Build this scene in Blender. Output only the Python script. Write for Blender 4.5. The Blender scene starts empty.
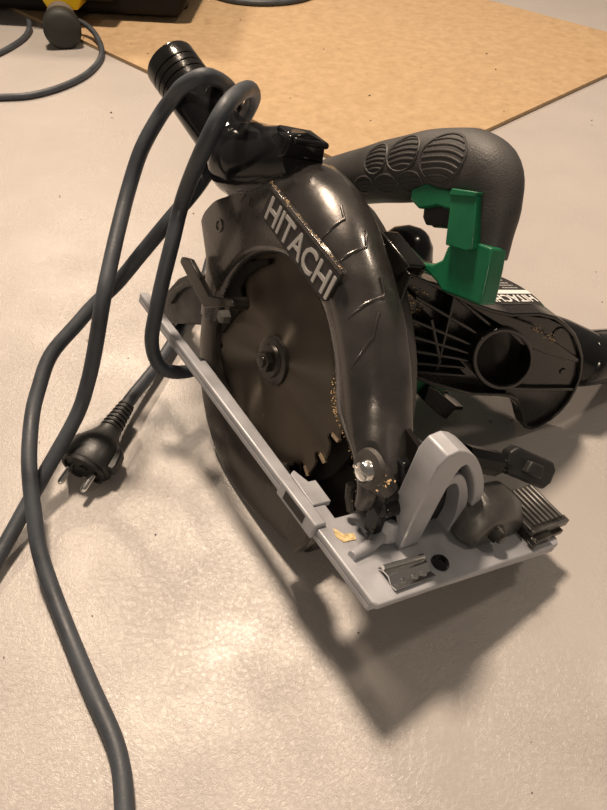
import bpy, bmesh, math, random
from mathutils import Vector, Matrix
random.seed(7)
S = 0.00068                      # one drawing unit in metres
COL = bpy.context.scene.collection
PI = math.pi

# ------------------------------------------------------------------ materials
def mat(name, col, rough=.5, metal=0., bump=0., bscale=300., var=0., vscale=60., coat=0., spec=None):
    m = bpy.data.materials.new(name); m.use_nodes = True
    nt = m.node_tree; b = nt.nodes['Principled BSDF']
    b.inputs['Roughness'].default_value = rough; b.inputs['Metallic'].default_value = metal
    b.inputs['Base Color'].default_value = (*col, 1)
    if coat: b.inputs['Coat Weight'].default_value = coat; b.inputs['Coat Roughness'].default_value = .12
    if spec is not None: b.inputs['Specular IOR Level'].default_value = spec
    tc = nt.nodes.new('ShaderNodeTexCoord')
    if var:
        n = nt.nodes.new('ShaderNodeTexNoise'); n.inputs['Scale'].default_value = vscale; n.inputs['Detail'].default_value = 6
        nt.links.new(tc.outputs['Object'], n.inputs['Vector'])
        mr = nt.nodes.new('ShaderNodeMapRange'); mr.inputs['From Min'].default_value = .3; mr.inputs['From Max'].default_value = .7
        mr.inputs['To Min'].default_value = 1-var; mr.inputs['To Max'].default_value = 1+var
        nt.links.new(n.outputs['Fac'], mr.inputs['Value'])
        vm = nt.nodes.new('ShaderNodeVectorMath'); vm.operation = 'SCALE'; vm.inputs[0].default_value = col
        nt.links.new(mr.outputs['Result'], vm.inputs['Scale']); nt.links.new(vm.outputs['Vector'], b.inputs['Base Color'])
        mr2 = nt.nodes.new('ShaderNodeMapRange'); mr2.inputs['From Min'].default_value = .3; mr2.inputs['From Max'].default_value = .7
        mr2.inputs['To Min'].default_value = max(.02, rough-.1); mr2.inputs['To Max'].default_value = rough+.12
        nt.links.new(n.outputs['Fac'], mr2.inputs['Value']); nt.links.new(mr2.outputs['Result'], b.inputs['Roughness'])
    if bump:
        n2 = nt.nodes.new('ShaderNodeTexNoise'); n2.inputs['Scale'].default_value = bscale; n2.inputs['Detail'].default_value = 4
        nt.links.new(tc.outputs['Object'], n2.inputs['Vector'])
        bp = nt.nodes.new('ShaderNodeBump'); bp.inputs['Strength'].default_value = bump; bp.inputs['Distance'].default_value = .001
        nt.links.new(n2.outputs['Fac'], bp.inputs['Height']); nt.links.new(bp.outputs['Normal'], b.inputs['Normal'])
    return m

M = {}
M['guard'] = mat('smoky_guard_metal', (.095,.088,.084), .27, .7, .08, 500, .25, 40, coat=.6)
M['case'] = mat('gear_case_metal', (.085,.08,.075), .42, .5, .2, 600, .25, 60)
M['lower'] = mat('lower_guard_metal', (.048,.042,.038), .3, .6, .1, 300, .35, 30, coat=.25)
M['black'] = mat('glossy_black_plastic', (.009,.009,.01), .14, 0, .03, 400, .15, 80, spec=.35)
M['dusty'] = mat('dusty_black_plastic', (.009,.0085,.008), .2, 0, .1, 500, .35, 45, spec=.4)
M['blackmat'] = mat('matt_black_plastic', (.017,.017,.018), .45, 0, .1, 400, .2, 80)
M['rubber'] = mat('grey_black_rubber', (.05,.047,.046), .55, 0, .25, 900, .35, 30)
M['cord'] = mat('cord_rubber', (.045,.052,.064), .5, 0, .12, 500, .25, 50)
M['green'] = mat('green_plastic', (.008,.135,.06), .36, 0, .08, 500, .12, 60)
M['alu'] = mat('cast_aluminium', (.40,.405,.435), .45, .25, .12, 900, .1, 50)
M['grey_metal'] = mat('dark_grey_metal', (.13,.125,.12), .38, .6, .1, 500, .25, 60)
M['chrome'] = mat('bright_zinc', (.75,.74,.72), .2, 1., .1, 300)
M['steel'] = mat('dark_steel', (.085,.08,.074), .32, .9, .1, 400, .3, 60)
M['silver'] = mat('silver_lettering', (.5,.49,.48), .4, .4)
M['white'] = mat('white_print', (.75,.74,.72), .5)
M['plate'] = mat('nameplate_black', (.022,.02,.02), .35, 0, .1, 400, .3, 80)
M['dustbrown'] = mat('sawdust_wood', (.55,.38,.2), .9)
M['yellow'] = mat('yellow_plastic', (.75,.5,.01), .4)
M['connector'] = mat('grey_rubber_connector', (.02,.021,.019), .6, 0, .1, 300, .2, 30)
M['boxblack'] = mat('dull_black_case', (.012,.010,.009), .6, spec=.15)
M['crumb'] = mat('dark_crumb', (.08,.06,.05), .8)
M['lens'] = mat('carbide', (.5,.4,.28), .35, .8)

def blade_mat():
    m = mat('brushed_blade_steel', (.15,.132,.11), .48, 1., 0, 0, .06, 26)
    nt = m.node_tree; b = nt.nodes['Principled BSDF']
    b.inputs['Anisotropic'].default_value = .92; b.inputs['Anisotropic Rotation'].default_value = .25
    tg = nt.nodes.new('ShaderNodeTangent'); tg.direction_type = 'RADIAL'; tg.axis = 'Y'
    nt.links.new(tg.outputs['Tangent'], b.inputs['Tangent'])
    return m
M['blade'] = blade_mat()

def floor_mat():
    m = bpy.data.materials.new('painted_concrete'); m.use_nodes = True
    nt = m.node_tree; b = nt.nodes['Principled BSDF']; L = nt.links.new
    tc = nt.nodes.new('ShaderNodeTexCoord')
    n = nt.nodes.new('ShaderNodeTexNoise'); n.inputs['Scale'].default_value = 4; n.inputs['Detail'].default_value = 5
    L(tc.outputs['Object'], n.inputs['Vector'])
    cr = nt.nodes.new('ShaderNodeValToRGB'); cr.color_ramp.elements[0].position = .3; cr.color_ramp.elements[1].position = .7
    cr.color_ramp.elements[0].color = (.40,.368,.35,1); cr.color_ramp.elements[1].color = (.46,.424,.40,1)
    L(n.outputs['Fac'], cr.inputs['Fac'])
    # pits and dark specks in the paint
    v = nt.nodes.new('ShaderNodeTexVoronoi'); v.inputs['Scale'].default_value = 17; v.inputs['Randomness'].default_value = 1
    L(tc.outputs['Object'], v.inputs['Vector'])
    sp = nt.nodes.new('ShaderNodeMapRange'); sp.inputs['From Min'].default_value = .03; sp.inputs['From Max'].default_value = .05
    sp.inputs['To Min'].default_value = .75; sp.inputs['To Max'].default_value = 0
    L(v.outputs['Distance'], sp.inputs['Value'])
    n5 = nt.nodes.new('ShaderNodeTexNoise'); n5.inputs['Scale'].default_value = 9; L(tc.outputs['Object'], n5.inputs['Vector'])
    gt = nt.nodes.new('ShaderNodeMath'); gt.operation = 'GREATER_THAN'; gt.inputs[1].default_value = .53; L(n5.outputs['Fac'], gt.inputs[0])
    mu = nt.nodes.new('ShaderNodeMath'); mu.operation = 'MULTIPLY'; L(sp.outputs['Result'], mu.inputs[0]); L(gt.outputs['Value'], mu.inputs[1])
    mx = nt.nodes.new('ShaderNodeMixRGB'); mx.inputs['Color2'].default_value = (.2,.17,.15,1)
    L(mu.outputs['Value'], mx.inputs['Fac']); L(cr.outputs['Color'], mx.inputs['Color1']); L(mx.outputs['Color'], b.inputs['Base Color'])
    # roller-stipple of the floor paint
    n2 = nt.nodes.new('ShaderNodeTexNoise'); n2.inputs['Scale'].default_value = 300; n2.inputs['Detail'].default_value = 6; n2.inputs['Roughness'].default_value = .65; n2.inputs['Distortion'].default_value = 1.2
    n3 = nt.nodes.new('ShaderNodeTexNoise'); n3.inputs['Scale'].default_value = 34; n3.inputs['Detail'].default_value = 4
    L(tc.outputs['Object'], n2.inputs['Vector']); L(tc.outputs['Object'], n3.inputs['Vector'])
    b1 = nt.nodes.new('ShaderNodeBump'); b1.inputs['Strength'].default_value = .42
    n6 = nt.nodes.new('ShaderNodeTexNoise'); n6.inputs['Scale'].default_value = 13; n6.inputs['Detail'].default_value = 3; L(tc.outputs['Object'], n6.inputs['Vector'])
    m6 = nt.nodes.new('ShaderNodeMapRange'); m6.inputs['From Min'].default_value = .35; m6.inputs['From Max'].default_value = .68; m6.inputs['To Min'].default_value = .18; m6.inputs['To Max'].default_value = .75
    L(n6.outputs['Fac'], m6.inputs['Value']); L(m6.outputs['Result'], b1.inputs['Strength']); b1.inputs['Distance'].default_value = .0011
    b2 = nt.nodes.new('ShaderNodeBump'); b2.inputs['Strength'].default_value = .22; b2.inputs['Distance'].default_value = .002
    L(n3.outputs['Fac'], b2.inputs['Height']); L(n2.outputs['Fac'], b1.inputs['Height']); L(b2.outputs['Normal'], b1.inputs['Normal'])
    L(b1.outputs['Normal'], b.inputs['Normal'])
    b.inputs['Roughness'].default_value = .3
    b.inputs['Specular IOR Level'].default_value = .45
    return m
M['floor'] = floor_mat()

def board_mat():
    m = bpy.data.materials.new('fibre_board'); m.use_nodes = True
    nt = m.node_tree; b = nt.nodes['Principled BSDF']; L = nt.links.new
    tc = nt.nodes.new('ShaderNodeTexCoord')
    n = nt.nodes.new('ShaderNodeTexNoise'); n.inputs['Scale'].default_value = 60; n.inputs['Detail'].default_value = 8; n.inputs['Roughness'].default_value = .7
    L(tc.outputs['Object'], n.inputs['Vector'])
    cr = nt.nodes.new('ShaderNodeValToRGB'); cr.color_ramp.elements[0].position = .32; cr.color_ramp.elements[1].position = .68
    cr.color_ramp.elements[0].color = (.36,.24,.13,1); cr.color_ramp.elements[1].color = (.47,.33,.19,1)
    L(n.outputs['Fac'], cr.inputs['Fac'])
    n2 = nt.nodes.new('ShaderNodeTexNoise'); n2.inputs['Scale'].default_value = 14; n2.inputs['Detail'].default_value = 5
    L(tc.outputs['Object'], n2.inputs['Vector'])
    mr = nt.nodes.new('ShaderNodeMapRange'); mr.inputs['From Min'].default_value = .66; mr.inputs['From Max'].default_value = .74; mr.inputs['To Max'].default_value = .45
    L(n2.outputs['Fac'], mr.inputs['Value'])
    mx = nt.nodes.new('ShaderNodeMixRGB'); mx.inputs['Color2'].default_value = (.2,.11,.05,1)
    L(mr.outputs['Result'], mx.inputs['Fac']); L(cr.outputs['Color'], mx.inputs['Color1']); L(mx.outputs['Color'], b.inputs['Base Color'])
    b.inputs['Roughness'].default_value = .75
    bp = nt.nodes.new('ShaderNodeBump'); bp.inputs['Strength'].default_value = .2; bp.inputs['Distance'].default_value = .001
    L(n.outputs['Fac'], bp.inputs['Height']); L(bp.outputs['Normal'], b.inputs['Normal'])
    return m
M['board'] = board_mat()

# ------------------------------------------------------------------ mesh tools
class MB:
    """collects shapes (drawing units) into one mesh"""
    def __init__(s): s.v = []; s.f = []; s.mi = []; s.cur = 0
    def add(s, vs, fs):
        o = len(s.v); s.v += [Vector(v) for v in vs]
        for f in fs: s.f.append([i+o for i in f]); s.mi.append(s.cur)
    def box(s, a, b, rot=None, c=None):
        x0,y0,z0 = a; x1,y1,z1 = b
        vs = [(x,y,z) for x in (x0,x1) for y in (y0,y1) for z in (z0,z1)]
        fs = [(0,1,3,2),(4,6,7,5),(0,4,5,1),(2,3,7,6),(0,2,6,4),(1,5,7,3)]
        s.add(vs, fs)
    def prism(s, pts, a0, a1, frame):
        """polygon pts (u,v) extruded along n from a0 to a1; frame = (origin,u,v,n)"""
        o,u,v,n = [Vector(q) for q in frame]; k = len(pts)
        vs = [o+u*p[0]+v*p[1]+n*a for a in (a0,a1) for p in pts]
        fs = [list(range(k)), list(range(2*k-1,k-1,-1))]+[(i,(i+1)%k+0,(i+1)%k+k,i+k)[::-1] for i in range(k)]
        s.add(vs, fs)
    def ring_prism(s, outer, inner, a0, a1, frame):
        """band between two loops of equal count, extruded"""
        o,u,v,n = [Vector(q) for q in frame]; k = len(outer)
        vs = [o+u*p[0]+v*p[1]+n*a for a in (a0,a1) for L in (outer,inner) for p in L]
        fs = []
        for i in range(k):
            j = (i+1)%k
            fs += [(i,j,k+j,k+i),(2*k+i,3*k+i,3*k+j,2*k+j),(i,2*k+i,2*k+j,j),(k+i,k+j,3*k+j,3*k+i)]
        s.add(vs, fs)
    def loft(s, rings, cap=True, closed=False, wrap=True):
        k = len(rings[0]); vs = [p for r in rings for p in r]; fs = []
        n = len(rings)
        for i in range(n if closed else n-1):
            i2 = (i+1)%n
            for j in range(k if wrap else k-1):
                j2 = (j+1)%k
                fs.append((i*k+j, i*k+j2, i2*k+j2, i2*k+j))
        if cap and not closed and wrap:
            fs.append(list(range(k))[::-1]); fs.append([(n-1)*k+j for j in range(k)])
        s.add(vs, fs)
    def tube(s, pts, rad, seg=14, flat=1., cap=True, up=(0,0,1)):
        pts = [Vector(p) for p in pts]; n = len(pts)
        if not hasattr(rad,'__len__'): rad = [rad]*n
        T = [(pts[min(i+1,n-1)]-pts[max(i-1,0)]).normalized() for i in range(n)]
        U = Vector(up); 
        if abs(U.dot(T[0])) > .95: U = Vector((1,0,0))
        U = (U-T[0]*U.dot(T[0])).normalized(); rings = []
        for i in range(n):
            U = (U-T[i]*U.dot(T[i])).normalized(); V = T[i].cross(U)
            r = rad[i]; r1, r2 = (r if hasattr(r,'__len__') else (r, r*flat))
            rings.append([pts[i]+U*math.cos(2*PI*j/seg)*r1+V*math.sin(2*PI*j/seg)*r2 for j in range(seg)])
        s.loft(rings, cap)
    def lathe(s, prof, o, ax, seg=32, cap=True, ref=(0,0,1)):
        """prof: list of (distance along axis, radius)"""
        o = Vector(o); A = Vector(ax).normalized(); U = Vector(ref)
        if abs(U.dot(A)) > .9: U = Vector((1,0,0))
        U = (U-A*U.dot(A)).normalized(); V = A.cross(U)
        s.loft([[o+A*a+(U*math.cos(2*PI*j/seg)+V*math.sin(2*PI*j/seg))*max(r,.01) for j in range(seg)] for a,r in prof], cap)
    def build(s, name, m, parent=None, off=(0,0,0), bevel=0, smooth=35, seg=2, world=False):
        me = bpy.data.meshes.new(name); off = Vector(off)
        me.from_pydata([(v-off)*S for v in s.v], [], s.f)
        ms = m if isinstance(m,(list,tuple)) else [m]
        for x in ms: me.materials.append(x)
        for p,i in zip(me.polygons, s.mi): p.material_index = i
        bm = bmesh.new(); bm.from_mesh(me)
        bmesh.ops.recalc_face_normals(bm, faces=bm.faces); bm.to_mesh(me); bm.free()
        for p in me.polygons: p.use_smooth = True
        me.set_sharp_from_angle(angle=math.radians(smooth))
        me.update()
        o = bpy.data.objects.new(name, me); COL.objects.link(o)
        if parent: o.parent = parent
        if world and parent: o.matrix_parent_inverse = parent.matrix_world.inverted()
        if bevel:
            b = o.modifiers.new('bevel','BEVEL'); b.width = bevel*S; b.segments = seg; b.limit_method = 'ANGLE'; b.angle_limit = math.radians(40)
            b.harden_normals = False
        return o

def spline(pts, n=6):
    P = [Vector(p) for p in pts]; out = []
    P = [P[0]*2-P[1]]+P+[P[-1]*2-P[-2]]
    for i in range(1, len(P)-2):
        a,b,c,d = P[i-1],P[i],P[i+1],P[i+2]
        for k in range(n):
            t = k/n
            out.append(.5*((2*b)+(c-a)*t+(2*a-5*b+4*c-d)*t*t+(3*b-a-3*c+d)*t**3))
    out.append(P[-2]); return out

def interp(tab, x):
    if x <= tab[0][0]: return tab[0][1]
    for (a,p),(b,q) in zip(tab, tab[1:]):
        if x <= b:
            t = (x-a)/(b-a); return p+(q-p)*t
    return tab[-1][1]

def tag(o, label, cat, group=None, kind=None):
    if label: o['label'] = label
    if cat: o['category'] = cat
    if group: o['group'] = group
    if kind: o['kind'] = kind
    return o

def empty(name, loc):
    o = bpy.data.objects.new(name, None); COL.objects.link(o); o.location = Vector(loc)*S; o.empty_display_size = .02
    return o

def text_mesh(body, size, frame, depth, name, m, parent, off, align='LEFT', squash=1., bold=.0, spacing=1.):
    """text in drawing units on plane frame=(origin,u,v,n)"""
    cu = bpy.data.curves.new(name, 'FONT'); cu.body = body; cu.size = size; cu.extrude = depth/2; cu.offset = bold
    cu.space_character = spacing; cu.align_x = align; cu.resolution_u = 3
    to = bpy.data.objects.new(name, cu); COL.objects.link(to)
    bpy.context.view_layer.update()
    dg = bpy.context.evaluated_depsgraph_get(); me = bpy.data.meshes.new_from_object(to.evaluated_get(dg))
    bpy.data.objects.remove(to); bpy.data.curves.remove(cu)
    o,u,v,n = [Vector(q) for q in frame]; off = Vector(off)
    for w in me.vertices: w.co = (o+u*w.co.x*squash+v*w.co.y+n*w.co.z-off)*S
    me.materials.clear(); me.materials.append(m)
    ob = bpy.data.objects.new(name, me); COL.objects.link(ob)
    if parent: ob.parent = parent
    return ob

# ------------------------------------------------------------------ world placement of the saw
# saw axes: x towards its front end, y along the blade spindle towards the motor, z up from the shoe
LW = Matrix(((0.5385,0.7979,0.2707),(-0.8426,0.5103,0.1719),(0,0,1)))
ux = Vector((0.5385,-0.8426,0.0050)).normalized()
uy = Vector((0.7979,0.5103,-0.3210)); uy = (uy-ux*ux.dot(uy)).normalized()
uz = ux.cross(uy)
RL = Matrix((ux,uy,uz)).transposed()
T0 = Vector((-29.64,464.17,148.4))
BASE = Vector((0,-8,-150))       # contact point of the lower guard
saw = bpy.data.objects.new('circular_saw', None); COL.objects.link(saw); saw.empty_display_size = .03
saw.matrix_world = Matrix.Translation((RL@BASE+T0)*S) @ RL.to_4x4()
tag(saw, 'black and green corded circular saw standing tilted on the painted floor, cord looped over it', 'circular saw')
bpy.context.view_layer.update()
def B(mb, name, m, parent=None, **k): 
    return mb.build(name, m, parent or saw, off=BASE, **k)
XZ = ((0,0,0),(1,0,0),(0,0,1),(0,1,0))
def P3(r, a, y): return Vector((r*math.cos(math.radians(a)), y, r*math.sin(math.radians(a))))

# ---- upper guard -------------------------------------------------
RT = [(-6,186),(-2,186),(4,181),(8,175),(14,166),(20,160),(30,155),(40,152),(58,152),(70,157),(80,165),(92,175),(105,184),(118,186),(130,181),(142,178),(150,183),(158,188),(161,186),(164,168),(168,150),(174,141),(182,137),(192,134)]
RI = [(-6,170),(-2,163),(2,153),(6,140),(10,124),(15,110),(22,105),(40,102),(70,101),(120,101),(150,104),(170,106),(192,104)]
def upper_guard():
    g = MB(); rings = []; th = -6.
    angs = []
    while th <= 192: angs.append(th); th += 2. if th < 30 or 138 < th < 176 else 3.
    for a in angs:
        R = interp(RT,a); ri = interp(RI,a); w = R-ri
        k = min(1, w/50); yb = 30
        # the bulging shell is low over the top front and flattens out at the rear
        fl = max(0, min(1, (a-120)/30))
        sh = 22*k*(1-fl)+5*fl
        prof = [(ri+5*k,24),(ri+1,8),(ri,-6),(ri+3*k,-12.5),(ri+9*k,-15.5),(R-sh-8*k,-17),(R-sh+2*k,-16),(R-sh*.55,-10.5),(R-sh*.28,-4),(R-sh*.1,4),(R,13),(R,yb-2),(R-1,yb),(R-4,yb),(R-5,13),(R-sh*.5-5,-3),(R-sh-5*k,-11),(ri+10*k,-11)]
        rings.append([P3(max(r,ri), a, y) for r,y in prof])
    g.loft(rings, cap=True)
    # raised arrow ridges of the bulge
    def on(x, z):
        a = math.degrees(math.atan2(z,x)); r = math.hypot(x,z); R = interp(RT,a); d = R-r
        y = interp([(0,13),(2.2,4),(6.2,-4),(12,-10.5),(20,-16),(30,-17)], d)
        return Vector((x,y-.3,z))
    for seq in [[(38,158),(50,149),(47,128)],[(74,136),(86,125),(84,104)],[(95,116),(106,101),(110,74)],[(12,166),(24,160),(24,140)]]:
        pts = []
        for (x0,z0),(x1,z1) in zip(seq, seq[1:]):
            for q in range(6): pts.append(on(x0+(x1-x0)*q/6, z0+(z1-z0)*q/6))
        pts.append(on(*seq[-1])); g.tube(pts, [1.4]*(len(pts)-3)+[1.0,.6,.3], 8)
    # small round boss ring near the rear corner
    g.ring_prism([(-134+7*math.cos(q*PI/10),74+7*math.sin(q*PI/10)) for q in range(20)], [(-134+5*math.cos(q*PI/10),74+5*math.sin(q*PI/10)) for q in range(20)], -18, -15.5, XZ)
    for x in (-92,-88): g.box((x,-17.6,116),(x+1.5,-16,124))
    g.prism([(-108,112),(-106,112),(-101,122),(-103,122)], -17.6, -16, XZ)
    return B(g, 'upper_guard', M['guard'], smooth=50)
ug = upper_guard()

# front leg lip with pivot boss and bolt
g = MB(); g.lathe([(-17,17),(-21,16),(-22,13),(-22,8)], (172,0,22), (0,1,0), 24)
g.tube([(172,-16,20),(178,-8,14),(184,0,6)], [13,12,9], 12)
B(g, 'pivot_boss', M['case'], smooth=40)
g = MB(); g.lathe([(-20,9.5),(-25,9.2),(-28,7.5),(-29.5,4),(-29.8,0)], (173,0,22), (0,1,0), 20)
g.box((165,-30.3,21),(181,-29,23))
pb = B(g, 'pivot_screw', M['chrome']); pb['label'] = 'bright metal screw head'

# gear case behind the guard
GT = [(-10,150),(5,146),(25,140),(45,138),(60,141),(75,150),(90,160),(110,168),(140,150),(170,120),(200,110)]
g = MB(); rings = []
for a in range(-10,201,5):
    R = interp(GT,a)
    rings.append([P3(r,a,y) for r,y in [(60,26),(R-3,26),(R,31),(R,50),(R-4,56),(60,58)]])
g.loft(rings)
g.lathe([(27,100),(58,96)], (0,0,0), (0,1,0), 40)
B(g, 'gear_case', M['case'])
g = MB(); g.lathe([(10,124),(26,124)], (4,0,6), (0,1,0), 48); g.prism([(60,-20),(190,-36),(190,40),(60,60)], 20, 26, XZ)
B(g, 'guard_void_backing', M['boxblack'])  # black backing sheet, its colour stands in for the shade inside the guard

# ---- nameplate ---------------------------------------------------
pu = Vector((122,0,-17)).normalized(); pv = Vector((.12,0,1)); pv = (pv-pu*pu.dot(pv)).normalized(); pn = Vector((0,-1,0))
g = MB(); PF = (Vector((-65,-16,118)), pu, pv, pn)
g.prism([(0,0),(121,0),(127,33),(2,31)], 0, 4, PF)
g.cur = 1
g.prism([(1,29.5),(126.5,31.5),(127.5,35),(2,33)], 0, 5.5, PF)
npl = B(g, 'nameplate', [M['plate'], M['guard']], ug, bevel=.6)
npl['label'] = 'black nameplate with silver capital letters'
text_mesh('HITACHI', 31, (Vector((-65,-16,118))+pu*6.5+pv*4.5+pn*4.6, pu, pv, pn), 1.2, 'brand_lettering', M['silver'], npl, BASE, squash=.98, bold=.35)

# ---- blade -------------------------------------------------------
def blade():
    g = MB(); n = 24; R = 116; pts = []
    for i in range(n):
        a0 = i*360/n
        for da,r in ((0,R),(1.2,R-1.5),(6,R-4),(9,R-7),(10.2,R-13),(11.6,R-14.5),(13.2,R-12.5),(14,R-6)):
            pts.append((r*math.cos(math.radians(a0+da)), r*math.sin(math.radians(a0+da))))
    pts = pts[::-1]; k = len(pts)
    # disc as rings so the shading stays even
    hub = 12; rr = [[(hub*x/math.hypot(x,z), hub*z/math.hypot(x,z)) for x,z in pts], [(92*x/math.hypot(x,z), 92*z/math.hypot(x,z)) for x,z in pts], pts]
    loop = [[Vector((x,y,z)) for x,z in L] for y,L in ((-1.3,rr[0]),(-1.3,rr[1]),(-1.3,rr[2]),(1.3,rr[2]),(1.3,rr[1]),(1.3,rr[0]))]
    g.loft(loop, cap=False, closed=True)
    g.cur = 1
    for i in range(n):
        a = math.radians(i*360/n)
        c = Vector((math.cos(a),0,math.sin(a))); tt = Vector((math.sin(a),0,-math.cos(a)))
        q = [c*(R+1.2)-tt*.5, c*(R+.5)+tt*3.2, c*(R-9)+tt*3.4, c*(R-9)-tt*.3]
        vs = [p+Vector((0,y,0)) for y in (-1.9,1.9) for p in q]
        g.add(vs, [(0,1,2,3),(7,6,5,4),(0,4,5,1),(1,5,6,2),(2,6,7,3),(3,7,4,0)])
    return B(g, 'saw_blade', [M['blade'], M['lens']], smooth=30)
bl = blade()
g = MB(); g.lathe([(-1.3,25),(-5,24.5),(-6,22),(-6,17),(-9,16),(-9.5,11)], (0,0,0), (0,1,0), 32)
B(g, 'blade_flange', M['steel'], bl)
g = MB(); g.lathe([(-9,11),(-15,11),(-16,9.5),(-16,7)], (0,0,0), (0,1,0), 6); g.lathe([(-15,6),(-18,5.5),(-18.5,3)], (0,0,0),(0,1,0),16)
B(g, 'arbor_bolt', M['steel'], bl, smooth=25)

# ---- lower guard ---------------------------------------------------
LO = [(150,128),(180,136),(205,140),(230,146),(250,152),(270,157),(285,160),(300,166),(312,176),(321,186)]
LI = [(150,104),(170,102),(180,100),(195,104),(215,103),(235,94),(255,90),(290,92),(321,100)]
g = MB(); rings = []
for a in range(150,322,3):
    R = interp(LO,a); ri = interp(LI,a)
    yo = -4 if a < 180 else -4-6*min(1,(a-180)/15)
    rings.append([P3(r,a,y) for r,y in [(ri,-2.5),(ri,yo),(ri+2,yo-1.5),(R-5,yo-1.5),(R-1,yo),(R,yo+4),(R,16),(R-2,18),(R-12,18),(R-14,15),(R-4,14),(R-4,yo+4),(ri+3,yo+1),(ri+3,-2.5)]])
g.loft(rings)
lg = B(g, 'lower_guard', M['lower'], smooth=45)
# bent lever bolted to the lower guard
g = MB()
g.prism([(-164,15),(-163,22),(-145,29),(-90,18),(-50,38),(-44,35),(-94,1)], -35, -29, XZ)
g.lathe([(-31,6),(-8,7)], (-62,0,26), (0,1,0), 14)
B(g, 'guard_lever', M['steel'], lg, bevel=1)
g = MB(); g.prism([(-119,-5),(-114,13),(-103,38),(-81,63),(-54,81),(-50,77),(-66,64),(-80,46),(-84,31),(-74,24),(-74,8),(-82,-5),(-92,-30),(-106,-40)], -6, -2.4, XZ)
B(g, 'guard_hook', M['boxblack'], lg, bevel=.8)
g = MB(); g.lathe([(-8,8),(-16,7.5),(-18,5)], (-88,0,-6), (0,1,0), 6)
B(g, 'lever_nut', M['grey_metal'], lg)
g = MB(); g.prism([(112,-82),(150,-70),(150,-96),(142,-118),(122,-110)], -22, -8, XZ)
B(g, 'guard_stop', M['lower'], lg, bevel=3)
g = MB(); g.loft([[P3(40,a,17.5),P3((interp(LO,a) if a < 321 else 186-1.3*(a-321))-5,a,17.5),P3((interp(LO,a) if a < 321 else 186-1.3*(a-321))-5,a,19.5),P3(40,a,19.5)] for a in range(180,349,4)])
B(g, 'guard_far_side', M['boxblack'], lg)  # far plate of the lower guard, coloured black to give the slot its shade

# ---- base plate (shoe) ---------------------------------------------
zt, zb = -40, -46
XY = ((0,0,0),(1,0,0),(0,1,0),(0,0,1))
g = MB()
def edge_y(x): return -60+(x+193)*18/440
g.prism([(-193,edge_y(-193)),(-40,edge_y(-40)),(150,edge_y(150)),(150,-30),(128,-30),(128,-34),(-60,-38),(-60,-44),(-193,-50)], zb, zt, XY)
g.prism([(150,edge_y(150)),(247,-42),(251,-38),(258,186),(252,192),(200,192),(182,110),(176,40),(176,14),(166,14),(166,-22),(150,-22)], zb, zt, XY)
# outer down-turned lip and raised inner rib of the strip
g.prism([(-193,edge_y(-193)),(247,-42),(247,-38.5),(-193,edge_y(-193)+3.5)], -52, zb+.5, XY)
g.prism([(118,edge_y(118)-3),(172,edge_y(172)-3),(172,edge_y(172)+9),(118,edge_y(118)+9)], -52, zt+4, XY)
# front down-turned lip
g.prism([(247,-40),(258,186),(254,186),(243,-40)], -52, zb+.5, XY)
g.box((-150,60,zb),(150,66,zt)); g.prism([(-150,34),(-150,66),(180,66),(180,34)], zb, zt, XY)
g.prism([(60,120),(180,60),(190,130),(110,150)], -47,-42, XY)
base = B(g, 'base_plate', M['alu'], bevel=1.5); base['label'] = 'light grey cast aluminium shoe'
# steps and slots on the strip
g = MB()
g.prism([(112,-36),(150,-36),(150,-16),(124,-16),(124,-24),(108,-30)], -44, -38, XY)
B(g, 'strip_step', M['alu'], base, bevel=1)
g = MB(); g.prism([(128,edge_y(128)-3.4),(158,edge_y(158)-3.4),(158,edge_y(158)),(128,edge_y(128))], -48, -39, XY)
B(g, 'strip_notch', M['blackmat'], base)
g = MB(); g.prism([(176,-31),(184,-26),(186,-16),(192,-18),(191,-31),(184,-34)], -40.2,-39.2, XY)
o = B(g, 'worn_sticker', mat('torn_paper', (.62,.47,.24), .8, 0, 0, 0, .4, 400), base); o['label'] = 'torn yellowish sticker remnant'
# lug with hole and rib
g = MB()
g.tube([(206,-34,-38),(202,-10,-37),(195,8,-36)], [4.5,5.5,7], 10)
g.lathe([(-40,15),(-30,12.5),(-20,12),(-19,11),(-19,5.5),(-30,5)], (191,12,0), (0,0,1), 24)
g.prism([(184,12),(202,12),(206,40),(190,40)], -41, -24, XY)
B(g, 'base_lug', M['alu'], base, bevel=2, smooth=40)
# spring clip and screws on the front corner
g = MB(); xs = [(0,0),(6,4),(12,5),(18,1),(24,3)]
g.loft([[Vector((222+x,y-18,-39.5+z)) for x,z in xs]+[Vector((222+x,y-18,-40.8+z)) for x,z in xs[::-1]] for y in (0,10,14,22,26,34,44)])
g.tube([(226,-18,-34),(228,26,-34)], 2.2, 8)
for y in (-4,8,18): g.lathe([(0,3),(3,2.5)], (240,y,-40), (0,0,1), 10)
B(g, 'spring_clip', M['chrome'], base, smooth=25)
g = MB(); g.lathe([(-41,8),(-38,8),(-36,6.5),(-35.5,3),(-37,2.5)], (236,42,0), (0,0,1), 16)
sc = B(g, 'clip_screw', M['black'], base); sc['label'] = 'black round screw head'

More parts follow.
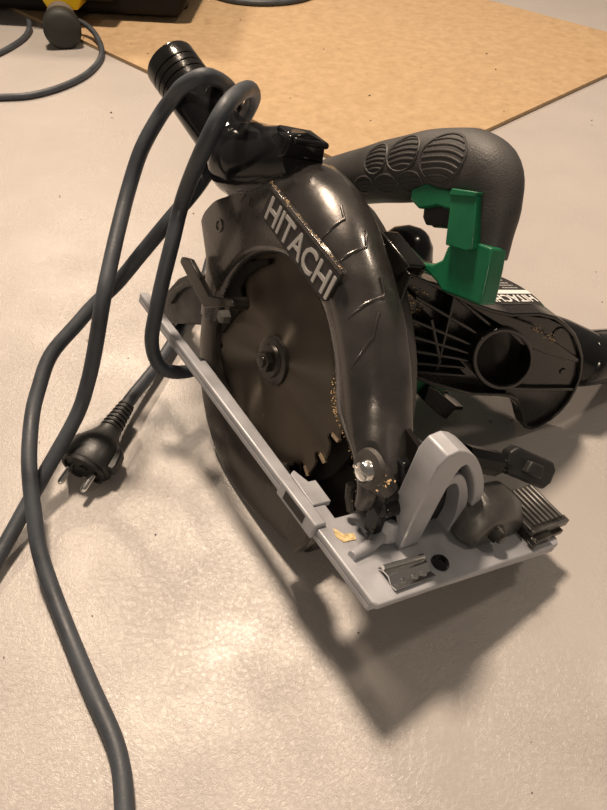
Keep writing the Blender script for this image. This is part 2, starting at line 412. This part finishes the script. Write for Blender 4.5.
# bevel quadrant (arch) standing on the front of the shoe
def arc(cy,cz,r,a0,a1,n,e=1.): return [(cy+r*e*math.cos(math.radians(a0+(a1-a0)*i/n)), cz+r*math.sin(math.radians(a0+(a1-a0)*i/n))) for i in range(n+1)]
YZ = ((0,0,0),(0,1,0),(0,0,1),(1,0,0))
def ring_from(L, Q, x0, x1, name, bv):
    g = MB(); A_ = [v for v in spline([(0,y,z) for y,z in L],4)]; B_ = [v for v in spline([(0,y,z) for y,z in Q],4)]
    m_ = min(len(A_),len(B_)); pa = [A_[round(i*(len(A_)-1)/(m_-1))] for i in range(m_)]; pb_ = [B_[round(i*(len(B_)-1)/(m_-1))] for i in range(m_)]
    g.loft([[Vector((x0,a.y,a.z)),Vector((x1,a.y,a.z)),Vector((x1,b.y,b.z)),Vector((x0,b.y,b.z))] for a,b in zip(pa,pb_)])
    return B(g, name, M['alu'], base, bevel=bv, seg=2, smooth=40)
OQ = [(14,-41),(10,-15),(6,10),(3,35),(0,58),(4,69),(15,72)]+[(v.y,v.z) for v in spline([(0,26,69),(0,42,60),(0,62,42),(0,82,18),(0,94,-8),(0,100,-41)],3)]
IQ = [(36,-41),(33,-15),(30,10),(28,30),(28,44),(30,52),(34,54)]+[(v.y,v.z) for v in spline([(0,38,52),(0,48,43),(0,62,28),(0,76,8),(0,85,-14),(0,90,-41)],3)]
g = MB(); g.loft([[Vector((189,a[0],a[1])),Vector((213,a[0],a[1])),Vector((213,b[0],b[1])),Vector((189,b[0],b[1]))] for a,b in zip(OQ,IQ)])
B(g, 'bevel_quadrant', M['alu'], base, bevel=1.5, smooth=28)
ring_from([(30,22),(34,38),(46,36),(62,20),(76,0),(84,-20),(86,-41)], [(30,16),(35,28),(44,27),(56,14),(66,-4),(74,-22),(76,-41)], 194, 210, 'quadrant_rib', 1)
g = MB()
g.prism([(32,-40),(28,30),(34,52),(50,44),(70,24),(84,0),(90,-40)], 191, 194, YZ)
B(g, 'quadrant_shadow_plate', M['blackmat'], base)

# hinge block between pivot and shoe
g = MB()
g.prism([(150,30),(178,26),(196,2),(204,-38),(170,-40),(160,-20),(146,0)], 10, 34, XZ)
g.prism([(168,12),(192,6),(198,-36),(184,-38)], -6, 12, XZ)
g.tube([(190,-6,-8),(190,40,-8)], 9, 14); g.tube([(176,-12,8),(176,36,8)], 8, 14)
B(g, 'tilt_hinge', M['black'], bevel=2)
g = MB(); g.tube([(160,-14,-8),(164,-14,-20),(170,-12,-30)], [5,4,4], 8)
B(g, 'riving_stub', M['steel'])

# parallel guide clamp, ribbed scale plate, wing screw
g = MB()
g.loft([[Vector((x,y,z)) for y,z in L] for x,L in (
  (196,[(84,-39),(84,-14),(96,0),(124,-2),(142,-12),(150,-26),(150,-39)]),
  (203,[(78,-39),(78,-10),(94,6),(126,4),(146,-8),(156,-24),(156,-39)]),
  (222,[(76,-39),(76,-12),(92,3),(126,0),(146,-10),(156,-25),(156,-39)]),
  (234,[(84,-39),(84,-20),(98,-10),(124,-12),(140,-18),(150,-28),(150,-39)]))])
cl = B(g, 'guide_clamp', M['grey_metal'], bevel=3, seg=3, smooth=45)
g = MB(); g.tube([(226,104,-22),(240,106,-24)], [10,8], 14); g.lathe([(0,6),(3,5),(3.5,2)], (240,106,-24), (1,0,-.1), 10)
B(g, 'clamp_bolt', M['steel'], cl)
g = MB(); g.box((196,150,-30),(244,206,-26))
for i in range(7): g.tube([(198,158+i*7,-25),(240,158+i*7,-25)], 2.1, 8)
g.box((238,150,-34),(246,208,-26))
B(g, 'scale_plate', M['grey_metal'], cl, bevel=.8)
g = MB(); g.box((224,150,-40),(252,176,-30)); g.box((236,176,-40),(250,200,-34)); g.tube([(246,150,-33),(254,150,-35)],4,8)
B(g, 'clamp_foot', M['steel'], cl, bevel=1)
g = MB()
g.tube([(150,104,-4),(178,196,-18)], 7, 12); g.tube([(158,128,-8),(170,168,-14)], 13, 8)
ws = B(g, 'wing_screw', M['black'], smooth=30); ws['label'] = 'black winged clamping screw'
c = Vector((181,208,-17)); U = Vector((.35,.8,-.22)).normalized(); V = Vector((-.45,.25,.86)); V = (V-U*U.dot(V)).normalized(); N = U.cross(V)
g = MB(); hx = [(-33,-8),(-26,-15),(26,-15),(33,-6),(33,9),(26,15),(-26,15),(-33,7)]
g.prism(hx, -7, 7, (c,U,V,N))
g.prism([(-12,-7),(12,-7),(9,7),(-9,7)], -14, 14, (c,U,V,N))
B(g, 'wing_head', M['blackmat'], ws, bevel=2.5, seg=3)

# ---- dust pipe and elbow -------------------------------------------
PP = spline([(-60,4,176),(-86,4,164),(-116,5,148),(-150,5,136),(-176,2,138),(-200,-8,149),(-232,-22,166),(-270,-35,183)], 5)
rr = [interp([(0,(20,26)),(.2,(27,30)),(.42,(34,34)),(.55,(33,33)),(.7,(26,26)),(1,(24.5,24.5))][0:0] or [(0,22),(.15,30),(.35,38),(.48,37),(.58,30),(.7,27),(1,26)], i/(len(PP)-1)) for i in range(len(PP))]
g = MB(); g.tube(PP, rr, 32, cap=True)
dp = B(g, 'dust_pipe', M['black'], smooth=60); dp['label'] = 'glossy black elbow-shaped dust pipe'
d = (PP[-1]-PP[-3]).normalized(); e = PP[-1]
g = MB()
g.lathe([(-36,26),(-35,27.4),(-29,27.4),(-28.5,26.3),(-27.5,26.3),(-27,27.4),(-21,27.4),(-20.5,26.3),(-19.5,26.3),(-19,27.4),(-13,27.4),(-12.5,26.3),(-11.5,26.3),(-11,27.4),(2,27.4),(4,26.4),(4,22),(-12,20),(-12,.1)], e, d, 32, cap=False)
B(g, 'ribbed_pipe_end', M['dusty'], dp, smooth=30)
g = MB()   # flared foot of the elbow clamped on the guard
g.loft([[Vector((x,y,z)) for y,z in [(-20,zz),(-18,zz+dz),(0,zz+dz+5),(22,zz+dz),(26,zz)]] for x,zz,dz in ((-150,108,18),(-130,118,26),(-100,142,30),(-78,160,30),(-58,176,18))])
g.box((-88,-14,188),(-54,24,194))
B(g, 'pipe_foot', M['black'], dp, bevel=4, seg=3, smooth=85)

# ---- main handle ----------------------------------------------------
HP = spline([(-160,75,80),(-140,75,108),(-112,75,136),(-74,75,160),(-52,75,172),(-30,75,185),(-7,75,197),(17,75,210),(40,75,220),(62,75,227),(82,75,225),(95,75,212),(102,75,196),(108,75,180),(109,75,177)], 5)
HR = [interp([(0,20),(.2,24),(.35,27),(.5,29),(.62,29),(.7,28),(.78,23),(.88,20),(1,19)], i/(len(HP)-1)) for i in range(len(HP))]
g = MB(); g.tube(HP, HR, 28, flat=.85, up=(-1,0,.3))
hd = B(g, 'main_handle', M['rubber'], smooth=60); hd['label'] = 'grey-black rubber covered D handle'
# moulded ovals on the grip
def grip_pt(u, w):
    """u along the centreline (fraction), w height across; returns a point on the blade-side surface"""
    f = u*(len(HP)-1); i = int(f); i = min(i,len(HP)-2); t = f-i
    c = HP[i].lerp(HP[i+1],t); r = HR[i]*(1-t)+HR[i+1]*t
    T = (HP[i+1]-HP[i]).normalized(); Nn = Vector((-T.z,0,T.x)); w = max(-.93,min(.93,w))
    return c+Nn*r*w+Vector((0,-1,0))*r*.85*math.sqrt(1-w*w)
def ov(cu, cw, ru, rw, nl):
    gg = MB(); pts = [grip_pt(cu+ru*math.cos(2*PI*k/28), cw+rw*math.sin(2*PI*k/28)) for k in range(29)]
    gg.tube(pts, 1.1, 6)
    for q in range(nl):
        w = cw+rw*(-.72+1.44*q/(nl-1)); hw = ru*math.sqrt(max(0,1-((w-cw)/rw)**2))*.9
        gg.tube([grip_pt(cu-hw+2*hw*k/8, w+.05*math.sin(PI*k/8)) for k in range(9)], .9, 6)
    return gg
for a in ((.6,.12,.068,.66,7),(.475,.3,.048,.5,6),(.385,.28,.038,.46,6),(.5,-.5,.04,.28,4),(.42,-.48,.036,.26,4),(.34,-.45,.034,.25,4)):
    B(ov(*a), 'grip_ridge', M['rubber'], hd)
g = MB()
g.prism([(86,170),(90,183),(125,191),(131,177),(137,160),(140,150),(100,139),(92,142),(78,144),(60,139),(40,133),(10,136),(10,142),(41,138),(66,146),(80,152),(87,160)], 57, 76, XZ)
gb = B(g, 'handle_stem', M['green'], bevel=2, seg=3); gb['label'] = 'green plastic stem below the heel of the handle'
g = MB(); g.prism([(73,209),(96,218),(114,184),(110,180),(89,174),(86,180)], 50, 66, XZ)
g.prism([(72,207),(95,216),(97,221),(72,213)], 48.5, 64, XZ)
B(g, 'stem_panel', M['green'], gb, bevel=1)
g = MB(); g.prism([(31,185),(28,193),(41,204),(53,205),(74,212),(86,208),(80,198),(61,194),(52,188),(44,183)], 54, 92, XZ)
tg = B(g, 'trigger_surround', M['green'], gb, bevel=1.5)
g = MB(); g.prism([(43,188),(43,184),(46,177),(53,173),(57,176),(61,175),(66,179),(80,184),(76,200),(50,198)], 60, 86, XZ)
B(g, 'trigger', M['blackmat'], bevel=2.5, seg=3)

# ---- motor -----------------------------------------------------------
g = MB(); g.lathe([(54,66),(60,72),(120,74),(240,70),(270,60),(285,44)], (-6,0,24), (0,1,0), 40)
g.prism([(60,-62),(60,40),(20,60),(-40,60),(-60,-20),(-40,-62)], 60, 150, XZ)
g.prism([(-20,90),(52,90),(60,118),(62,134),(20,138),(-20,132)], 50, 92, XZ)
mh = B(g, 'motor_housing', M['green'], bevel=1.5, smooth=40); mh['label'] = 'green plastic motor housing'
g = MB(); g.prism([(min(76,40+54*math.cos(q*PI/24)),232+54*math.sin(q*PI/24)) for q in range(48)], 60, 100, XY)
B(g, 'label_seat', M['green'], mh, bevel=1)
g = MB(); g.prism([(min(74,40+50*math.cos(q*PI/24)),232+50*math.sin(q*PI/24)) for q in range(48)], 100, 101.2, XY)
ld = B(g, 'rating_label', M['plate'], mh); ld['label'] = 'round black rating label with white print'
g = MB(); g.box((35,188,101.2),(42.5,281,101.7)); 
B(g, 'label_stripe', M['white'], ld)
LF = lambda x,y: (Vector((x,y,127.3)), Vector((0,-1,0)), Vector((1,0,0)), Vector((0,0,1)))
text_mesh('HITACHI', 19, (Vector((45,277,101.4)), Vector((0,-1,0)), Vector((1,0,0)), Vector((0,0,1))), .4, 'label_lettering', M['white'], ld, BASE, bold=.3)
for x,w in ((30,.5),(25,.42),(20,.36),(14,.3)):
    g = MB(); y = 276-(40-x)*.6
    while y > 276-(40-x)*.6-34*w*1.6: 
        L = random.uniform(2,6); g.box((x-1.1,y-L,101.2),(x+1.1,y,101.6)); y -= L+1.2
    B(g, 'label_print', M['silver'], ld)

# black motor tail
g = MB(); g.lathe([(352,20),(356,30),(362,33),(380,33.5),(470,33.5),(488,31),(494,26),(494,10)], (94,0,44), (0,1,0), 40)
g.tube([(20,262,34),(52,298,54),(72,335,52),(94,374,44)], [48,32,31,33], 32)
for k in range(5):
    a = math.radians(200+k*22); g.tube([(96+34*math.sin(a)*1,y,44-34*math.cos(a)) for y in (366,470)], 1.2, 6)
mt = B(g, 'motor_tail', M['black'], smooth=45)

# ribbed black bracket facing the front
kk = .12; e1 = Vector((kk,1,0)); o0 = Vector((80-45*kk,0,0)); nn = Vector((1,-kk,0)).normalized()
SF = (o0, e1, (0,0,1), nn)
OUT = [(36,143),(74,135),(118,122),(150,116),(176,113),(213,116),(240,113),(262,105),(285,94),(305,80),(322,66),(335,50),(345,34),(351,15),(353,0),(350,-17),(342,-30),(330,-39),(318,-43),(305,-40),(294,-30),(282,-17),(270,-6),(256,4),(240,9),(225,11),(184,13),(122,27),(85,39),(45,52),(38,100)]
g = MB()
g.prism(OUT, -17, -13, SF)
# perimeter rim
def shrink(L, d):
    out = []
    n = len(L)
    for i in range(n):
        p = Vector(L[i]); a = Vector(L[i-1]); b = Vector(L[(i+1)%n])
        t = (b-a).normalized(); nrm = Vector((-t.y,t.x))
        out.append(tuple(p-nrm*d if True else p))
    return out
INN = shrink(OUT, 4)
g.ring_prism(OUT, INN, -14, 2, SF)
# solid nose plate right of the socket
NOSE = [(236,16),(240,12),(256,7),(270,-3),(282,-14),(294,-27),(305,-37),(318,-40),(330,-36),(340,-28),(347,-16),(350,0),(348,16),(342,32),(332,48),(318,64),(302,78),(283,91),(260,102),(236,108),(196,110),(180,100),(200,96),(216,88),(234,72),(244,54),(248,34)]
g.prism(NOSE, -14, -3, SF)
# ridges on the nose
g.prism([(36,141),(74,133),(118,117),(170,99),(213,78),(262,66),(322,56),(318,62),(262,82),(216,101),(168,111),(118,121),(74,136)], -14, 1, SF)
g.prism([(236,18),(280,16),(346,15),(346,20),(280,21),(236,23)], -14, 1, SF)
# socket ring
hc = (199,60)
ringo = [(hc[0]+44*math.cos(q*PI/20)-24*math.sin(q*PI/20), hc[1]+38*math.sin(q*PI/20)) for q in range(40)]
ringi = [(hc[0]+38*math.cos(q*PI/20)-21*math.sin(q*PI/20), hc[1]+33*math.sin(q*PI/20)) for q in range(40)]
g.ring_prism(ringo, ringi, -14, 5, SF)
# ribs fanning out from the socket
for (a,b),(c2,d2) in [((55,121),(163,82)),((50,102),(158,72)),((50,86),(155,64)),((50,70),(155,56)),((60,54),(157,47)),((90,42),(163,37)),((96,126),(170,92)),((96,128),(122,44)),((122,52),(84,100))]:
    t = Vector((c2-a,d2-b)).normalized(); q = Vector((-t.y,t.x))*1.7
    g.prism([(a-q.x,b-q.y),(c2-q.x,d2-q.y),(c2+q.x,d2+q.y),(a+q.x,b+q.y)], -14, 0, SF)
for (y,z,r) in ((262,92,7),(310,42,4),(244,68,6)):
    g.lathe([(-4,r),(-1.5,r),(-1.5,r-1.5)], o0+e1*y+Vector((0,0,z)), nn, 16)
hb = B(g, 'ribbed_bracket', M['dusty'], bevel=1.2, seg=2); hb['label'] = 'glossy black plastic bracket with fan of ribs round a socket'
g = MB(); g.prism(ringi, -13.9, -13, SF)
B(g, 'socket', M['boxblack'], hb)
g = MB(); g.box((48,52,8),(66,70,140)); g.prism([(24,140),(70,132),(76,148),(30,156)], 36, 58, XZ)
B(g, 'bracket_root', M['dusty'], hb, bevel=2)
# depth lever pieces below the bracket
g = MB(); g.prism([(150,8),(168,-1),(218,-30),(232,-32),(234,-38),(218,-36),(212,-50),(195,-40),(155,-14)], 40, 70, YZ)
B(g, 'depth_lever', M['black'], bevel=1.5)
# black ball knob on the far side
g = MB(); g.lathe([(-26,8),(-22,16),(-14,24),(-2,28),(10,25),(20,16),(25,6),(26,0)], (4,107,124), (.2,.3,1), 28, cap=True)
g.tube([(4,107,100),(2,107,60)], 9, 12)
B(g, 'ball_knob', M['black'], smooth=60)
# rear bracket of the shoe
g = MB(); g.prism([(-282, -143),(-181, -79),(-187, -47),(-203, -23),(-234, -37),(-263, -62),(-285, -94),(-290, -119)], 22, 40, XZ)
g.prism([(-274, -101),(-260, -75),(-239, -53),(-213, -38),(-210, -42),(-233, -57),(-250, -76),(-261, -99)], 17, 24, XZ)
B(g, 'rear_bracket', M['blackmat'], bevel=1.5)

# ---- power cord (world coordinates, drawing units) -------------------
c4 = [(-211,489,22),(-206,523,20),(-189,587,14),(-175,649,12),(-164,704,14),(-153,757,22),(-146,807,40),(-128,850,70),(-98,850,84),(-76,790,80),(-78,700,70),(-90,617,58)]
c3 = [(-108,564,66),(-125,524,75),(-144,507,85),(-157,505,95),(-164,512,108),(-163,514,130),(-157,522,155),(-149,536,185),(-140,554,215),(-129,578,252),(-102, 552, 312),(-82, 563, 346),(-73, 606, 345),(-68, 652, 332),(-69, 694, 308),(-77, 708, 288),(-87, 716, 270),(-97,690,256)]
c2 = [(-108, 642, 258),(-123, 611, 245),(-150, 587, 220),(-181, 579, 185),(-210, 571, 152),(-233, 555, 135),(-250, 534, 122),(-272, 502, 105),(-278, 466, 88),(-278, 439, 78),(-271, 401, 68),(-264, 374, 58),(-254, 343, 42),(-242, 311, 26),(-214, 265, 10),(-171, 203, 8),(-140,161,8),(-127,137,8),(-118,110,8),(-111,86,8),(-104,57,8),(-110,0,8),(-150,-50,8),(-220,-60,8),(-290,0,8),(-330,90,8),(-335,150,8)]
c1 = [(-314, 187, 10),(-297, 248, 12),(-285, 316, 14),(-265, 388, 34),(-238, 446, 68),(-225, 467, 98),(-213, 479, 135),(-200, 498, 185),(-197, 529, 205),(-195, 565, 222),(-190, 606, 245),(-178, 631, 275),(-161, 653, 300),(-146, 654, 318),(-130, 643, 336),(-108, 640, 346),(-96, 687, 322),(-90, 713, 298),(-91, 735, 272),(-70,735,245),(-42,705,215),(-34,655,200)]
g = MB(); g.tube(spline(c4+c3+c2+c1, 5), 7.7, 14)
pc = g.build('power_cord', M['cord'], saw, smooth=60, world=True); pc['label'] = 'long grey rubber power cord looped over the dust pipe'

# plug
ax = Vector((-20,-62,-7)).normalized(); pc0 = Vector((-214,474,26))
sx = ax.cross(Vector((0,0,1))).normalized(); sz = sx.cross(ax).normalized()
def PL(a, u, w): return pc0+ax*a+sx*u+sz*w
g = MB(); rings = []
for a,ru,rw in ((0,12,11),(8,14,12),(16,19,15),(26,27,20),(34,30,23),(54,31,24),(57,29,23)):
    ring = []
    for j in range(28):
        t = 2*PI*j/28; cc, ss = math.cos(t), math.sin(t)
        k = 1-.13*max(0,abs(cc)-.86)/.14 if a > 20 else 1
        ring.append(PL(a, ru*cc*k, rw*ss))
    rings.append(ring)
g.loft(rings)
plug = g.build('power_plug', M['blackmat'], saw, smooth=45, world=True); plug['label'] = 'black two-pin mains plug lying on the floor'
g = MB(); g.lathe([(57,22),(58,21),(58,.1)], pc0, ax, 28, cap=False); g.lathe([(58,5),(60,4.5),(60,.1)], pc0, ax, 14, cap=False)
g.lathe([(57.5,25),(61,24.5),(61,21.5),(57.5,21)], pc0, ax, 28, cap=False)
g.build('plug_face', M['blackmat'], plug, smooth=40, world=True)
for u in (-14,14):
    g = MB(); g.lathe([(56,3.6),(80,3.6),(83,2.6),(84,1)], pc0+sx*u, ax, 14)
    g.build('plug_pin', M['chrome'], plug, smooth=45, world=True)
g = MB(); pr = []
for i in range(7): pr += [(-34+i*5.5,8.7+i*.55),(-30.8+i*5.5,9.6+i*.55),(-30.5+i*5.5,8.2+i*.5),(-28.8+i*5.5,8.2+i*.5)]
g.lathe(pr, pc0, ax, 20)
g.build('strain_relief', M['blackmat'], plug, smooth=25, world=True)
for u in (-1,1):
    g = MB()
    g.loft([[PL(a, u*(p+.0), w) for p,w in ((20,-8),(29+b,-6),(29+b,6),(20,9))] for a,b in ((22,-3),(30,3),(46,5),(52,4))])
    g.build('earth_clip_side', M['blackmat'], plug, bevel=1.5, world=True)

# ------------------------------------------------------------------ the rest of the floor scene (drawing units)
g = MB(); g.add([(-4500,-2500,0),(5500,-2500,0),(5500,8000,0),(-4500,8000,0)], [(0,1,2,3)])
fl = g.build('floor', M['floor']); fl['kind'] = 'structure'

K = Vector((119,1137,0)); A = Vector((-629,1823,0)); C = Vector((733,1774,0))
ua = (A-K).normalized(); uc = (C-K).normalized()
print('board corner deg', math.degrees(ua.angle(uc)))
g = MB(); k0 = K; L1, L2 = 1750, 1215
g.prism([(0,0),(L1,0),(L1,L2),(0,L2)], .4, 9, (K,ua,uc,(0,0,1)))
bd = g.build('fibre_board', M['board'], bevel=.8)
bd.data.transform(Matrix.Translation(-K*S)); bd.location = K*S
tag(bd, 'large light brown fibreboard sheet lying on the floor behind the saw', 'board')

# machine standing at the upper left
mc = empty('power_machine', (-640,2200,0))
tag(mc, 'black machine with a yellow panel at the upper left edge, on the brown board', 'machine')
def Bm(g, name, m, parent=mc, **k): return g.build(name, m, parent, off=(-640,2200,0), **k)
g = MB(); g.prism([(-1100,10),(-400,10),(-372,60),(-390,420),(-1100,420)], 1990, 2480, ((0,0,14),(1,0,0),(0,0,1),(0,1,0)))
Bm(g, 'body', M['boxblack'], bevel=14)
g = MB(); g.prism([(-748,82),(-732,52),(-652,52),(-638,82),(-620,240),(-770,240)], 1906, 2010, ((0,0,0),(1,0,0),(0,0,1),(0,1,0)))
Bm(g, 'yellow_panel', M['yellow'], bevel=5)['label'] = 'yellow panel'
g = MB(); g.prism([(-1000,190),(-1000,50),(-560,50),(-560,190)], 1925, 1995, ((0,0,20),(1,0,0),(0,0,1),(0,1,0)))
Bm(g, 'front_bumper', M['boxblack'], bevel=8)
for x in (-440,-860):
    g = MB(); g.lathe([(9,38),(30,40),(44,34)], (x,2150,0), (0,0,1), 20)
    Bm(g, 'foot', M['blackmat'], bevel=2)

# connector and its cable
cn = empty('cable_connector', (-655,1840,0))
tag(cn, 'round dark rubber connector with cable, in front of the black and yellow machine', 'connector')
cax = Vector((.30,-.9,-.05)).normalized(); co = Vector((-688,1872,48))
g = MB(); g.lathe([(0,28),(6,36),(45,38),(60,38),(66,41),(70,45)], co, cax, 32)
g.build('sleeve', mat('pale_grey_rubber', (.13,.11,.095), .6), cn, off=(-655,1840,0), smooth=40)
g = MB(); g.lathe([(66,43),(72,46),(104,46),(112,42),(116,34),(117,.1)], co, cax, 32, cap=False)
g.build('rubber_cap', M['connector'], cn, off=(-655,1840,0), smooth=40)
g = MB(); g.tube(spline([(-800,1395,7.5),(-753,1405,7.5),(-695,1424,7.5),(-636,1443,7.5),(-586,1497,7.5),(-552,1577,7.5),(-544,1673,7.5),(-556,1750,12),(-585,1810,26),(-618,1845,38),(-650,1862,42)],5), [7]*50+[8]*1, 12)
g.build('cable', M['cord'], cn, off=(-655,1840,0), smooth=60)

g = MB(); g.tube(spline([(-900,1605,7),(-825,1645,7),(-796,1699,7),(-779,1778,7),(-777,1840,9),(-784,1890,17),(-800,1925,17)],5), 6.5, 12)
for v in g.v: v.x += 0
o = g.build('cable', M['cord'], off=(-796,1699,0), smooth=60); o.location = Vector((-796,1699,0))*S
tag(o, 'short stretch of dark cable curving in at the left edge beside the round connector', 'cable')

g = MB(); g.tube(spline([(-352,2275,17),(-344,2262,17),(-270,2212,17),(-179,2206,17),(-90,2250,17),(-31,2337,17),(-1,2462,17),(-20,2560,17)],5), 9, 12)
o = g.build('cable', M['cord'], off=(-179,2206,0), smooth=60); o.location = Vector((-179,2206,0))*S
tag(o, 'dark cable arc lying on the brown board at the top edge', 'cable')

# loose wood dust on the saw and crumbs on the floor
g = MB()
def flake(p, s):
    a = random.random()*PI; b = random.uniform(.3,1)
    u = Vector((math.cos(a),math.sin(a),random.uniform(-.5,.5)))*s; v = Vector((-math.sin(a),math.cos(a),random.uniform(-.5,.5)))*s*b
    w = u.cross(v).normalized()*s*.4; p = Vector(p)
    g.add([p-u,p+v,p+u,p-v,p+w,p-w], [(0,1,4),(1,2,4),(2,3,4),(3,0,4),(1,0,5),(2,1,5),(3,2,5),(0,3,5)])
def L2W(p): return RL@Vector(p)+T0
for i in range(260):
    y = random.gauss(64,7); z = random.uniform(25,125); p = o0+e1*max(52,y)+Vector((0,0,z))+nn*random.uniform(-13,-11.5)
    flake(L2W(p), random.uniform(.5,1.5))
for i in range(50):
    y = random.gauss(60,4); z = random.choice((50,70,86,100,118))+random.gauss(0,2); p = o0+e1*max(52,y)+Vector((0,0,z))+nn*random.uniform(-12,0)
    flake(L2W(p), random.uniform(1,2.4))
for i in range(50):
    y = random.uniform(215,262); p = o0+e1*y+Vector((0,0,100-.35*(y-215)+random.gauss(0,2)))+nn*1.5
    flake(L2W(p), random.uniform(.4,1.3))
for i in range(110):
    t = random.random(); p = Vector((-63,-20.6,152.5))+Vector((127,0,-16))*t+Vector((0,random.uniform(-.8,.8),random.gauss(-1,1)))
    flake(L2W(p), random.uniform(.4,1.1))
for i in range(120):
    a = random.gauss(12,10); p = P3(interp(RI,max(-4,a))+random.uniform(1,8), a, -14.5); flake(L2W(p), random.uniform(.3,.9))
for i in range(40):
    flake(L2W((random.gauss(186,5),random.gauss(-16,3),random.gauss(22,4))), random.uniform(.6,1.6))
o = g.build('sawdust', M['dustbrown'], off=(0,0,0)); tag(o, 'fine pale sawdust clinging to the saw', 'sawdust', kind='stuff')
g = MB()
for p,s in [((213,400,1.5),1.8)]: flake(p, s)
for i in range(60):
    y = random.uniform(60,1100); x = random.uniform(-.62,.62)*(y*.75+420); flake((x,y,.8), random.uniform(.6,1.6)*(.8+y/1500))
for i in range(24):
    flake((random.uniform(-700,800),random.uniform(1200,2100),10), random.uniform(1.5,4))
o = g.build('crumb', M['crumb']); tag(o, 'tiny dark crumbs scattered over floor and board', 'crumbs', kind='stuff')

# ------------------------------------------------------------------ light
def area(name, loc, target, size, power, col):
    l = bpy.data.lights.new(name, 'AREA'); l.shape = 'DISK'; l.size = size; l.energy = power; l.color = col
    o = bpy.data.objects.new(name, l); COL.objects.link(o); o.location = loc
    o.rotation_euler = (Vector(target)-Vector(loc)).to_track_quat('-Z','Y').to_euler(); return o
tgt = Vector((150,300,0))*S
area('ceiling_lamp', tgt+Vector((-.17,.40,.91))*2.3, tgt, .3, 66, (1,.80,.61))
area('ceiling_lamp', (1.5,.9,2.3), (0,.4,0), .25, 10, (1,.83,.64))
area('ceiling_lamp', (.25,-4.0,2.0), (0,.3,0), .4, 32, (1,.83,.64))
area('ceiling_lamp', (-1.1,2.7,2.3), (-.5,1.3,0), .25, 46, (1,.80,.61))
w = bpy.data.worlds.new('room'); bpy.context.scene.world = w; w.use_nodes = True
w.node_tree.nodes['Background'].inputs['Color'].default_value = (1,.86,.72,1)
w.node_tree.nodes['Background'].inputs['Strength'].default_value = .14

# ------------------------------------------------------------------ camera
cam = bpy.data.cameras.new('camera'); co_ = bpy.data.objects.new('camera', cam); COL.objects.link(co_)
cam.sensor_fit = 'VERTICAL'; cam.sensor_height = 24; cam.lens = 640/810*24; cam.clip_start = .01
right = Vector((.99924,.0375,.0378)); down = Vector((.0523,-.7195,-.6925)); fwd = Vector((-.0012,.6939,-.7193))
CW = Matrix(((1,.05,0),(.04,-.72,.69),(.04,-.69,-.72)))
a, r = math.radians(46), math.radians(3)
upc = Vector((math.sin(r)*math.cos(a), -math.cos(r)*math.cos(a), -math.sin(a)))
wc = Vector((0,0,1)); f_ = (wc-upc*wc.dot(upc)).normalized(); rt = f_.cross(upc)
Mx = Matrix((rt, f_, upc))            # camera (x right, y down, z forward) to world
R3 = Mx @ Matrix(((1,0,0),(0,-1,0),(0,0,-1)))
co_.matrix_world = Matrix.Translation((0,0,568.9*S)) @ R3.to_4x4()
bpy.context.scene.camera = co_
vs = bpy.context.scene.view_settings
vs.view_transform = 'Standard'; vs.look = 'None'; vs.gamma = 1; vs.use_curve_mapping = False; vs.exposure = 0
